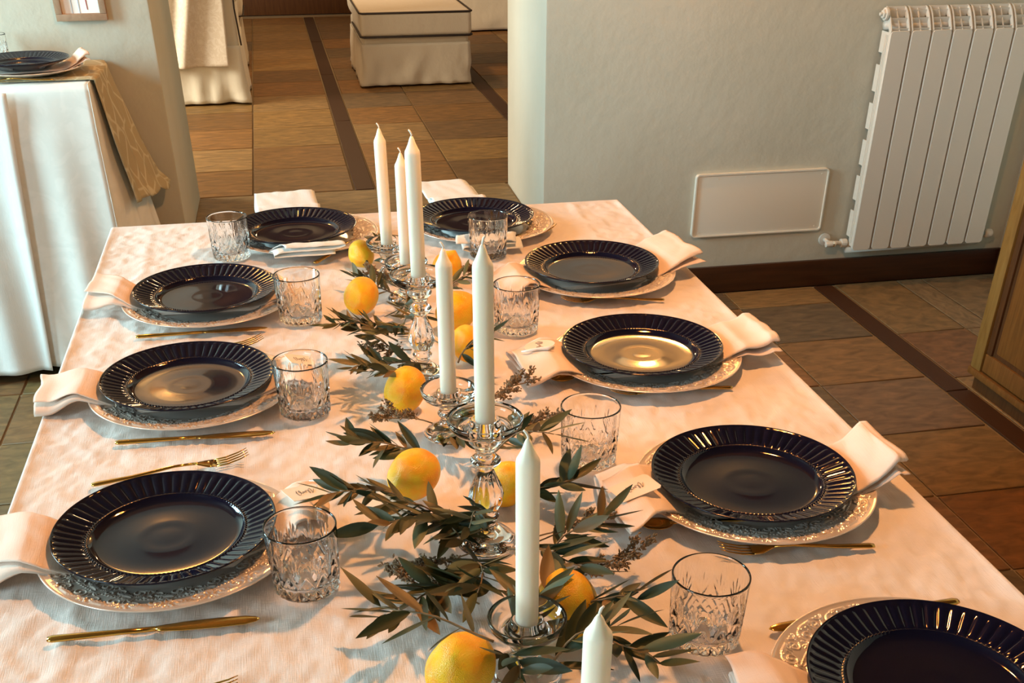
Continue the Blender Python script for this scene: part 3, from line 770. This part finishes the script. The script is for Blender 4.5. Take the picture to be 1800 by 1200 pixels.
off = {'L1': (.006, -.008), 'L2': (.006, -.010), 'L3': (.004, -.012), 'R1': (-.010, .004), 'R2': (.003, -.004), 'R3': (.005, -.008), 'R4': (.006, -.014), 'FR': (.018, -.010), 'FL': (.022, -.008)}
for i, (k, (x, y)) in enumerate(S.items()):
    put('dinner_plate', PLATE, None, (x, y, TZ+.0085), (0, 0, i*.37), label='dark navy fluted dinner plate %s' % where[k], category='plate', group='navy dinner plates')
    dx, dy = off[k]
    put('charger_plate', CHARGER, None, (x+dx, y+dy, TZ), (0, 0, i*.71), label='embossed charger under the plate %s' % where[k], category='charger', group='embossed chargers')
nl = 'blush napkin under the plate '
napkin(*S['L1'], PI+.03, .200, .235, .105, .125, -.030, -.045, 0, .000, 3, nl+where['L1'])
napkin(*S['L2'], PI-.02, .200, .232, .10, .115, .010, -.020, 0, .0, 5, nl+where['L2'])
napkin(*S['L3'], PI-.08, .150, .225, .09, .110, .02, -.06, 0, .012, 7, nl+where['L3'])
napkin(*S['R1'], .02, .205, .20, .12, .11, .02, .0, .010, .01, 9, nl+where['R1'])
napkin(*S['R2'], -.01, .205, .225, .14, .11, -.055, .02, .006, .022, 11, nl+where['R2'], curl=1.0)
napkin(*S['R3'], .02, .218, .248, .145, .12, -.035, .02, .004, .010, 13, nl+where['R3'], curl=.8)
napkin(*S['R4'], .17, .220, .232, .13, .16, -.05, .02, .000, .020, 15, nl+where['R4'], curl=.5)
napkin(*S['FR'], PI/2+.05, .195, .31, .13, .125, .02, .02, .002, .012, 17, nl+where['FR'], m='white_linen')
napkin(*S['FL'], PI/2+.06, .185, .285, .13, .145, -.03, .0, .006, .012, 19, nl+where['FL'], m='white_linen')

# cutlery
def cut(kind, p, q, label, **kw):
    c_, a_, ln = line(p, q)
    tip, full = {'knife': (.116, .234), 'fork': (.100, .212), 'spoon': (.099, .189)}[kind]
    e = atZ(*q, TZ+.003)[:2]; sc_ = min(1.12, max(.86, ln/full)); c_ = (e[0]-math.cos(a_)*tip*sc_, e[1]-math.sin(a_)*tip*sc_)
    t = cutlery(kind, {'knife': KN, 'fork': FK, 'spoon': SP}[kind], c_, a_, label, **kw)
    t.scale = (sc_,)*3
cut('knife', (82, 1124), (457, 1087), 'gold knife lying in front of the nearest left plate', group='gold knives')
cut('knife', (202, 778), (484, 760), 'gold knife in front of the second left plate', group='gold knives')
cut('knife', (238, 592), (470, 576), 'gold knife in front of the third left plate', group='gold knives')
cut('fork', (160, 852), (437, 803), 'gold fork behind the nearest left plate, tines showing', group='gold forks')
cut('fork', (208, 640), (463, 600), 'gold fork behind the second left plate with only its tines showing', group='gold forks')
cut('fork', (110, 1243), (420, 1206), 'gold fork cut off by the bottom edge, only tine tips in view', group='gold forks')
cut('fork', (1538, 958), (1262, 968), 'gold fork in front of the second right plate, tines to the left', group='gold forks')
cut('fork', (1288, 680), (1070, 690), 'gold fork in front of the third right plate', group='gold forks')
cut('fork', (1168, 526), (985, 528), 'gold fork in front of the farthest right plate', group='gold forks')
cut('knife', (1685, 1056), (1352, 1106), 'gold knife passing under the charger at the bottom right corner', group='gold knives')
cut('fork', (800, 452), (972, 400), 'gold fork with tines peeking out right of the far right charger', group='gold forks')
cut('fork', (498, 492), (654, 408), 'gold fork with tines peeking out right of the far left charger', group='gold forks')
cut('spoon', (1290, 915), (1128, 928), 'gold spoon peeking out from under the napkin of the second right plate', group='gold spoons')
cut('spoon', (1110, 655), (968, 670), 'gold spoon peeking out from under the napkin of the third right plate', group='gold spoons')

# tumblers
for nm, px, lb in (('L1', (543, 1060), 'cut crystal tumbler beside the nearest left plate'), ('L2', (539, 741), 'cut crystal tumbler beside the second left plate'),
        ('L3', (531, 574), 'cut crystal tumbler beside the third left plate'), ('FL', (408, 461), 'cut crystal tumbler in front of the far left plate'),
        ('FR', (864, 458), 'cut crystal tumbler in front of the far right plate'), ('R4', (915, 592), 'cut crystal tumbler behind the napkin of the gold-lit plate'),
        ('R3', (1046, 829), 'cut crystal tumbler left of the second right napkin'), ('R1', (1257, 1155), 'largest cut crystal tumbler, near the bottom right corner')):
    p = atZ(*px, TZ)
    put('tumbler', TUMBLER, None, (p[0], p[1]+.037, TZ-.001), (0, 0, rnd.random()*6), label=lb, category='glass', group='cut crystal tumblers')

# place cards
from mathutils.bvhtree import BVHTree
def on_napkin(o, x, y):
    me = o.data; mw = Matrix.Translation(o.location) @ Matrix.Rotation(o.rotation_euler.z, 4, 'Z')
    t = BVHTree.FromPolygons([mw @ v.co for v in me.vertices], [tuple(p.vertices) for p in me.polygons])
    h = t.ray_cast(Vector((x, y, 2)), Vector((0, 0, -1)))
    if h[0] is None: return Vector((x, y, TZ)), Vector((0, 0, 1))
    n_ = h[1] if h[1].z > 0 else -h[1]
    return h[0]+n_*.0012, n_
NPK = {}
for o in C.objects:
    if o.name.startswith('napkin'):
        for k, (x, y) in S.items():
            if abs(o.location.x-x) < .001 and abs(o.location.y-y) < .001: NPK[k] = o
def card(k, loc, rz, w_, h_, label, shape='rect', rx=0, m='card', scr=True):
    loc, nn = on_napkin(NPK[k], loc[0], loc[1])
    if shape == 'round':
        pts = [(w_/2*math.cos(a)*(1 if a < PI else 1), h_/2*math.sin(a)) for a in np.linspace(0, 2*PI, 28)[:-1]]
    else: pts = [(-w_/2, -h_/2), (w_/2-.004, -h_/2), (w_/2, -h_/2+.004), (w_/2, h_/2-.004), (w_/2-.004, h_/2), (-w_/2, h_/2)]
    t = thing('place_card', label, 'card', loc, rz)
    t.rotation_euler = (Vector((0, 0, 1)).rotation_difference(nn).to_matrix() @ Matrix.Rotation(rz, 3, 'Z')).to_euler()
    put('card', MB().prism(pts, 'z', 0, .0006).mesh('c', m), t)
    if scr:                                # a looping handwritten name
        pts = []
        for k in range(90):
            q = k/89; pts.append((-.013+.026*q+.0018*math.sin(q*40), .0035*math.sin(q*33)*(1+.9*math.sin(q*9+.5)), .0011))
        put('handwriting', MB().tube(pts, .00028, 4).mesh('i', 'ink'), t)
    return t
c0 = card('R3', (.190, -.972, TZ+.0305), 1.35, .040, .052, 'round peach name card with handwriting on the napkin of the gold-lit plate', 'round')
put('ribbon', MB().tube([(-.018, .030, .002), (-.022, .018, .003), (-.018, .004, .003), (-.020, -.014, .002), (-.015, -.026, .002)], [.0012, .003, .0018, .0034, .001], 6).mesh('r', 'paper', True), c0)
card('R2', (.205, -1.475, TZ+.0330), .3, .060, .040, 'pale peach name card on the napkin of the second right plate')
for k, (x, y, z), rz, lb in (('L1', (-.215, -1.40, TZ+.0285), .5, 'white name tag on the napkin behind the nearest left tumbler'), ('L2', (-.205, -.955, TZ+.0285), .45, 'white name tag on the napkin behind the second left tumbler'),
                         ('L3', (-.205, -.545, TZ+.0275), .4, 'white name tag on the napkin behind the third left tumbler')):
    c1 = card(k, (x, y, z), rz, .052, .034, lb, m='paper')
    put('string', MB().tube([(.02, .004, .001), (.026, .012, .006), (.018, .020, .004)], .0008, 5).mesh('s', 'wick', True), c1)

# ---------------------------------------------------------------- candle holders and candles
def make_holder(tall):
    h = .170 if tall else .070
    prof = [(0, .004), (.026, .003), (.034, .0), (.038, .0015), (.0385, .004)]
    if tall:
        prof += [(.035, .009), (.026, .017), (.016, .024), (.0115, .030), (.011, .034), (.0150, .037), (.0160, .040), (.0135, .043), (.0125, .046),
                 (.0165, .053), (.0205, .062), (.0215, .069), (.0190, .080), (.0135, .094), (.0100, .104), (.0095, .108), (.0150, .111), (.0185, .115), (.0185, .118), (.0140, .122), (.0105, .125),
                 (.0110, .131), (.0150, .136), (.0195, .141), (.0200, .144), (.0180, .147), (.0180, .150), (.0250, .153), (.0380, .158), (.0440, .165), (.0455, .172), (.0440, .1735), (.0420, .172), (.0400, .166), (.030, .1605), (.0205, .160), (.0185, .166), (.0175, .1700), (.0150, .1702), (.0122, .169), (.0119, .155), (0, .1545)]
    else:
        prof += [(.034, .009), (.024, .015), (.016, .020), (.0130, .026), (.0125, .030), (.0165, .033), (.0175, .036), (.0150, .039), (.0140, .043), (.0175, .050),
                 (.0230, .054), (.0360, .060), (.0400, .067), (.0412, .074), (.0400, .0755), (.0380, .074), (.0360, .0675), (.028, .0625), (.0200, .062), (.0180, .067), (.0170, .0705), (.0150, .0708), (.0122, .070), (.0119, .057), (0, .0565)]
    def rad(t, i, r, z):
        if tall and .047 < z < .103 and r > .009: return r*(1+.055*math.cos(8*t)*math.sin(PI*(z-.047)/.056)), z
        return r, z
    return lathe('candle_holder', prof, 'crystal', 96, rad)
HT_, HL_ = make_holder(True), make_holder(False)
def wax():
    r = .0117
    return lathe('wax', [(0, 0), (r, 0), (r, .05), (r*.995, .12), (r*.99, .187), (r*.93, .1905), (r*.75, .194), (r*.50, .200), (r*.32, .206), (r*.18, .2095), (0, .210)], 'wax', 40)
WAX = wax()
wk = [MB().tube([(0, 0, .208), (.0003, 0, .212), (.0012*s, .0004, .216), (.0030*s, .0006, .2185)], [.0012, .0012, .0014, .0011], 6).mesh('wick', 'wick', True) for s in (-1.3, 1.2)]
cands = [('c1', (681, 432), .827, False, 0, 'tallest-standing candle at the left of the far trio'), ('c2', (715, 467), .827, False, 0, 'shortest candle in the middle of the far trio'),
         ('c3', (737, 489), .927, True, 0, 'right-hand candle of the far trio on a tall holder'), ('c4', (790, 694), .827, False, 0, 'candle left of the tall middle one, on a low dish holder'),
         ('c5', (855, 746), .927, True, 1, 'tall middle candle on the baluster holder'), ('c6', (930, 1102), .827, False, 0, 'candle right of centre near the bottom, on a low dish holder')]
cd_pos = {}
for k, px, z, tall, wi, lb in cands:
    p = atZ(*px, z); cd_pos[k] = p; p = (p[0], p[1]+.010, p[2])
    base = TZ
    put('candle_holder', HT_ if tall else HL_, None, (p[0], p[1], TZ-.001), (0, 0, rnd.random()), label='glass holder of the ' + lb.split(' on ')[0].split(', on')[0], category='candle holder', group='glass candle holders')
    seat = TZ-.001+(.1548 if tall else .0568)
    zs = {'c2': .965, 'c1': 1.04}.get(k, 1.0)
    t = thing('candle', 'ivory ' + lb, 'candle', (p[0], p[1], seat), 0, 'ivory taper candles')
    t.rotation_euler = (rnd.uniform(-.006, .006), rnd.uniform(-.008, .004), 0); t.scale = (1, 1, zs*(1.045))
    put('wax_body', WAX, t); put('wick', wk[wi], t)
p7 = (.006, -2.000)
put('candle_holder', HL_, None, (*p7, TZ-.001), label='clear glass holder of the candle cut off by the bottom edge', category='candle holder', group='glass candle holders')
t = thing('candle', 'ivory candle cut off by the bottom edge, only its top showing', 'candle', (*p7, TZ+.0558), 0, 'ivory taper candles')
t.scale = (1, 1, .87); put('wax_body', WAX, t); put('wick', wk[1], t)

# ---------------------------------------------------------------- lemons
def lemon_mesh(seed, nip=.10):
    r = np.random.RandomState(seed); pts = []; n = 40
    for i in range(n+1):
        q = i/n; a = PI*q
        z = -math.cos(a)*1.16; rr = math.sin(a)**.92
        z += nip*2.0*max(0, (q-.86)/.14)**1.5; 
        z -= .05*max(0, (.10-q)/.10)**1.5
        rr *= (1-.10*max(0, (q-.6)/.4)); pts.append((0 if i in (0, n) else rr*.98, z))
    ph = r.uniform(0, 6, 4)
    def rad(t, i, R, z):
        s = 1+.018*math.sin(3*t+ph[0]+2*z)+.015*math.sin(2*t+ph[1]-z*2)+.01*math.sin(5*t+ph[2]+z*4)
        return R*s, z
    return lathe('lemon', pts, 'lemon_peel', 64, rad)
LM = [lemon_mesh(s, .055+.018*s) for s in range(4)]
SCAR = lathe('scar', [(0, .02), (.10, .0), (.12, -.03), (.09, -.05), (0, -.04)], 'lemon_scar', 12)
lem = [((635, 446), .0270, (1.75, 0, .25), 'small lemon nearest the far left plate'), ((635, 519), .0320, (1.1, .0, 2.6), 'lemon beside the third left tumbler'),
       ((785, 471), .0295, (.4, .3, 1.0), 'lemon half hidden behind a candle near the far right plate'), ((803, 546), .0345, (1.2, 0, 1.9), 'large lemon behind the low candle, between far tumblers'),
       ((822, 604), .0285, (2.2, .2, .35), 'lemon peeking out between the two middle candles'), ((712, 684), .0320, (2.3, .4, -.4), 'lemon left of the middle low dish'),
       ((727, 833), .0335, (1.80, .0, -.85), 'big lemon with a dark stem scar at centre left of the garland'), ((890, 850), .0290, (.3, .5, 0), 'lemon behind the near candle, right of the baluster stem'),
       ((998, 1063), .0345, (2.6, .3, .6), 'orange-yellow lemon right of the near dish'), ((810, 1172), .0345, (1.3, .2, 2.3), 'lemon under an olive leaf at the bottom edge')]
for i, (px, r, rot, lb) in enumerate(lem):
    p = atZ(*px, TZ+r)
    t = thing('lemon', 'ripe '+lb, 'lemon', (p[0], p[1], TZ+r*.985), 0, 'lemons along the garland')
    t.rotation_euler = rot; t.scale = (r, r, r)
    # keep it on the cloth whatever its tilt
    put('peel', LM[i % 4], t)
    top = max(v.co.z for v in LM[i % 4].vertices)
    if i in (4, 6, 1, 0): put('stem_scar', SCAR, t, (0, 0, top-.02))

# ---------------------------------------------------------------- olive sprigs
def leaf_mesh(seed):
    r = np.random.RandomState(seed); nu, nv = 9, 5
    bend = r.uniform(-.2, .5); side = r.uniform(-.25, .25); twist = r.uniform(-.5, .5)
    V = []
    for i in range(nu):
        q = i/(nu-1); w_ = .112*math.sin(PI*q**.85)**.8 if 0 < q < 1 else .004
        x = q; z = bend*.35*q*q-.12*q; y0 = side*.3*q*q
        for j in range(nv):
            s = (j/(nv-1)-.5)*2; a = twist*q
            V.append((x, y0+w_*s*math.cos(a), z+w_*s*math.sin(a)+abs(s)*w_*.28))
    Fc = [(i*nv+j, (i+1)*nv+j, (i+1)*nv+j+1, i*nv+j+1) for i in range(nu-1) for j in range(nv-1)]
    return mesh('leaf', V, Fc, 'olive_leaf')
LEAF = [leaf_mesh(s) for s in range(8)]
def sprig(px, ang, length, nleaf, label, z=.02, rise=.03, bend=0, leaf=.050, seed=0, fruit=False):
    nleaf = int(nleaf*1.7)
    """px: stem base seen in the photograph; ang: heading on the table"""
    r = random.Random(seed*7+3)
    p = atZ(*px, TZ+z)
    t = thing('olive_sprig', label, 'sprig', (p[0], p[1], TZ), ang, None)
    pts = []
    for k in range(9):
        q = k/8; pts.append(Vector((length*q, bend*length*q*q+.004*math.sin(q*7+seed), z+rise*math.sin(q*PI*.6)+.002*math.sin(q*9+seed))))
    put('stem', MB().tube(pts, [.0016-.0009*k/8 for k in range(9)], 6).mesh('stem', 'twig', True), t)
    for k in range(nleaf):
        q = .12+.88*(k+.5)/nleaf if k < nleaf-1 else 1.0
        i = min(7, int(q*8)); f_ = q*8-i; P_ = pts[i].lerp(pts[i+1], f_); d = (pts[i+1]-pts[i]).normalized()
        side = 1 if k % 2 else -1
        yaw = math.atan2(d.y, d.x)+(side*r.uniform(.45, 1.05) if k < nleaf-1 else r.uniform(-.15, .15))
        up = r.uniform(-.15, .65); L_ = leaf*r.uniform(.75, 1.2)
        if P_.z < .02: up = abs(up)+.15
        o = put('leaf', LEAF[r.randrange(8)], t, P_, (r.uniform(-.9, .9)+(PI if r.random() < .22 else 0), -up, yaw))
        o.scale = (L_, L_*r.uniform(.95, 1.35), L_)
    if fruit:
        for q in (.35, .5):
            P_ = pts[int(q*8)]; o = put('olive', lathe('olive', [(0, -1.3), (.6, -1.05), (1, 0), (.6, 1.05), (0, 1.3)], 'olive_fruit', 14), t, P_+Vector((0, .012*(1 if q > .4 else -1), .004)), (1.2, .2, .3)); o.scale = (.0055,)*3
D_ = math.radians
SPR = [
 ((700, 520), D_(150), .10, 11, 'olive sprig pointing back-left between the two far-left lemons'),
 ((690, 470), D_(100), .09, 9, 'olive sprig at the foot of the leftmost far candle'),
 ((700, 600), D_(172), .11, 14, 'leafy olive sprig reaching left below the two far-left lemons'),
 ((705, 560), D_(60), .08, 9, 'olive sprig tucked behind the tall far candle holder'),
 ((760, 640), D_(-160), .12, 13, 'olive sprig crossing the foot of the tall far holder'),
 ((735, 665), D_(200), .08, 8, 'short olive sprig just above the centre-left lemon'),
 ((780, 520), D_(-10), .05, 6, 'olive sprig with dark leaves in front of the large far lemon'),
 ((806, 640), D_(10), .045, 6, 'olive sprig reaching right behind the tall middle candle'),
 ((760, 800), D_(170), .11, 12, 'leafy olive sprig pointing left above the big scarred lemon'),
 ((770, 770), D_(-60), .10, 10, 'olive sprig with two green olives under the middle dish'),
 ((730, 885), D_(178), .11, 12, 'olive sprig with a leaf fan at far left below the big lemon'),
 ((860, 800), D_(-20), .09, 8, 'olive sprig right of the baluster stem under the wide dish'),
 ((900, 880), D_(5), .085, 9, 'olive sprig spreading right beside the near tumbler row'),
 ((790, 900), D_(-100), .12, 13, 'broad-leaved olive sprig hanging in front of the big lemon'),
 ((850, 925), D_(205), .13, 13, 'olive sprig stretching left from the baluster foot'),
 ((840, 985), D_(-95), .13, 12, 'olive sprig running down behind the near dish'),
 ((800, 1030), D_(215), .11, 10, 'olive sprig curling left above the bottom lemon'),
 ((900, 960), D_(-70), .12, 11, 'olive sprig right behind the near candle'),
 ((960, 990), D_(30), .08, 9, 'olive sprig with one pale leaf right of the near candle'),
 ((1000, 1085), D_(-38), .075, 8, 'olive sprig with long leaves right of the cut-off candle'),
 ((1050, 1110), D_(-75), .09, 8, 'olive sprig pointing down at the bottom right of the garland'),
 ((868, 1126), D_(170), .11, 5, 'olive sprig over the lemon at the bottom edge'),
 ((900, 1170), D_(60), .10, 10, 'olive sprig in front of the near glass dish'),
 ((945, 1185), D_(0), .08, 8, 'lowest olive sprig at the bottom edge beside the cut-off candle'),
 ((800, 700), D_(-90), .10, 9, 'olive sprig lying between the two dish holders'),
 ((745, 560), D_(-110), .09, 8, 'olive sprig in front of the large far lemon, left of the low candle'),
 ((870, 900), D_(-120), .10, 8, 'small olive sprig right at the baluster foot'),
 ((815, 960), D_(140), .09, 8, 'olive sprig angled up-left in the near garland'),
 ((890, 1040), D_(-170), .08, 8, 'olive sprig left of the near candle dish'),
 ((690, 585), D_(-170), .07, 11, 'small-leaved grey-green sprig left of the tall far holder'),
 ((700, 625), D_(150), .08, 12, 'small-leaved grey-green sprig reaching toward the third left tumbler'),
 ((735, 600), D_(-140), .08, 12, 'small-leaved sprig just in front of the tall far holder'),
 ((700, 655), D_(190), .07, 8, 'small-leaved sprig behind the centre-left lemon'),
 ((700, 545), D_(-80), .09, 8, 'olive sprig right of the lemon by the third left tumbler'),
 ((890, 1150), D_(-100), .08, 7, 'thin olive sprig between the bottom lemon and the near dish'),
]
for i, (px, a, ln, nl_, lb) in enumerate(SPR):
    sm = lb.startswith('small-leaved')
    sprig(px, a, ln, nl_, lb, leaf=.034 if sm else .038+.016*min(1, max(0, (px[1]-450)/500)), z=.085 if 'over the lemon' in lb else .012+.012*(i % 3), rise=.018+.01*(i % 4), bend=((i*37) % 7-3)*.08, seed=i, fruit=(i == 9))

def dried(px, ang, ln, label, seed):
    r = random.Random(seed); p = atZ(*px, TZ+.015)
    t = thing('dried_flower_sprig', label, 'dried flowers', (p[0], p[1], TZ+.012), ang)
    pts = [Vector((ln*q, .006*math.sin(q*5+seed), .014*q)) for q in np.linspace(0, 1, 6)]
    b = MB().tube(pts, .0011, 5)
    hd = MB()
    for k in range(9):
        q = .25+.75*k/8; i = min(4, int(q*5)); P_ = pts[i].lerp(pts[i+1], q*5-i)
        d = Vector((1, r.uniform(-.9, .9), r.uniform(-.05, .9))).normalized()*r.uniform(.016, .032)
        b.tube([P_, P_+d], .0006, 4)
        for j in range(48):
            c_ = P_+d*(.35+.8*r.random())+Vector((r.gauss(0, .0022), r.gauss(0, .0022), r.gauss(0, .0022)))
            e = (d.normalized()+Vector((r.gauss(0, .8), r.gauss(0, .8), r.gauss(0, .8)))).normalized()*r.uniform(.0035, .0065)
            hd.tube([c_, c_+e*.5, c_+e], [.0005, .0015, .0004], 4)
    put('stem', b.mesh('s', 'twig', True), t)
    put('flower_head', hd.mesh('h', 'dried_flower'), t, kind='stuff')
DR_ = [((700, 500), 2.4, .07, 'dried flower sprig between the far candles and the far-left lemons'), ((720, 610), -2.6, .08, 'dried pale flower sprig left of the tall far holder'),
       ((760, 740), 3.0, .07, 'feathery dried sprig left of the middle dish'), ((840, 700), .2, .08, 'dried sprig right of the tall middle candle'), ((880, 770), .3, .07, 'dried sprig beside the wide glass dish'),
       ((800, 900), -1.3, .09, 'brown dried flower sprig in front of the baluster holder'), ((830, 960), -2.4, .09, 'brown dried sprig in the middle of the near garland'),
       ((940, 945), .25, .09, 'brown dried flower sprig right of the near candle'), ((970, 1010), .05, .10, 'dried sprig sticking out above the near right lemon'),
       ((840, 1060), 2.5, .10, 'dried flower cluster left of the near dish'), ((790, 480), -.2, .05, 'small dried sprig right of the far trio of candles')]
for i, (px, a, ln, lb) in enumerate(DR_): dried(px, a, ln, lb, i+1)

# ---------------------------------------------------------------- on the side table
z2 = TZ2+.008
put('charger_plate', CHARGER, None, (-.930, 1.165, z2+.002), (0, 0, 1), label='ornate charger under the plate on the side table at the left edge', category='charger')
put('dinner_plate', PLATE, None, (-.940, 1.165, z2+.0185), (0, 0, 0), label='navy fluted dinner plate on the side table at the left edge', category='plate')
napn = napkin(-.930, 1.165, .25, .20, .175, .12, .12, .0, .02, 0, .010, 23, 'folded napkin under the plate on the side table', m='napkin_linen'); napn.location.z = z2+.006
cutlery('fork', FK, (-.95, 1.03), PI-.05, 'gold fork on the front edge of the side table', z=z2)
put('tumbler', TUMBLER, None, (-1.055, 1.36, z2), label='crystal tumbler on the side table at the left edge', category='glass')
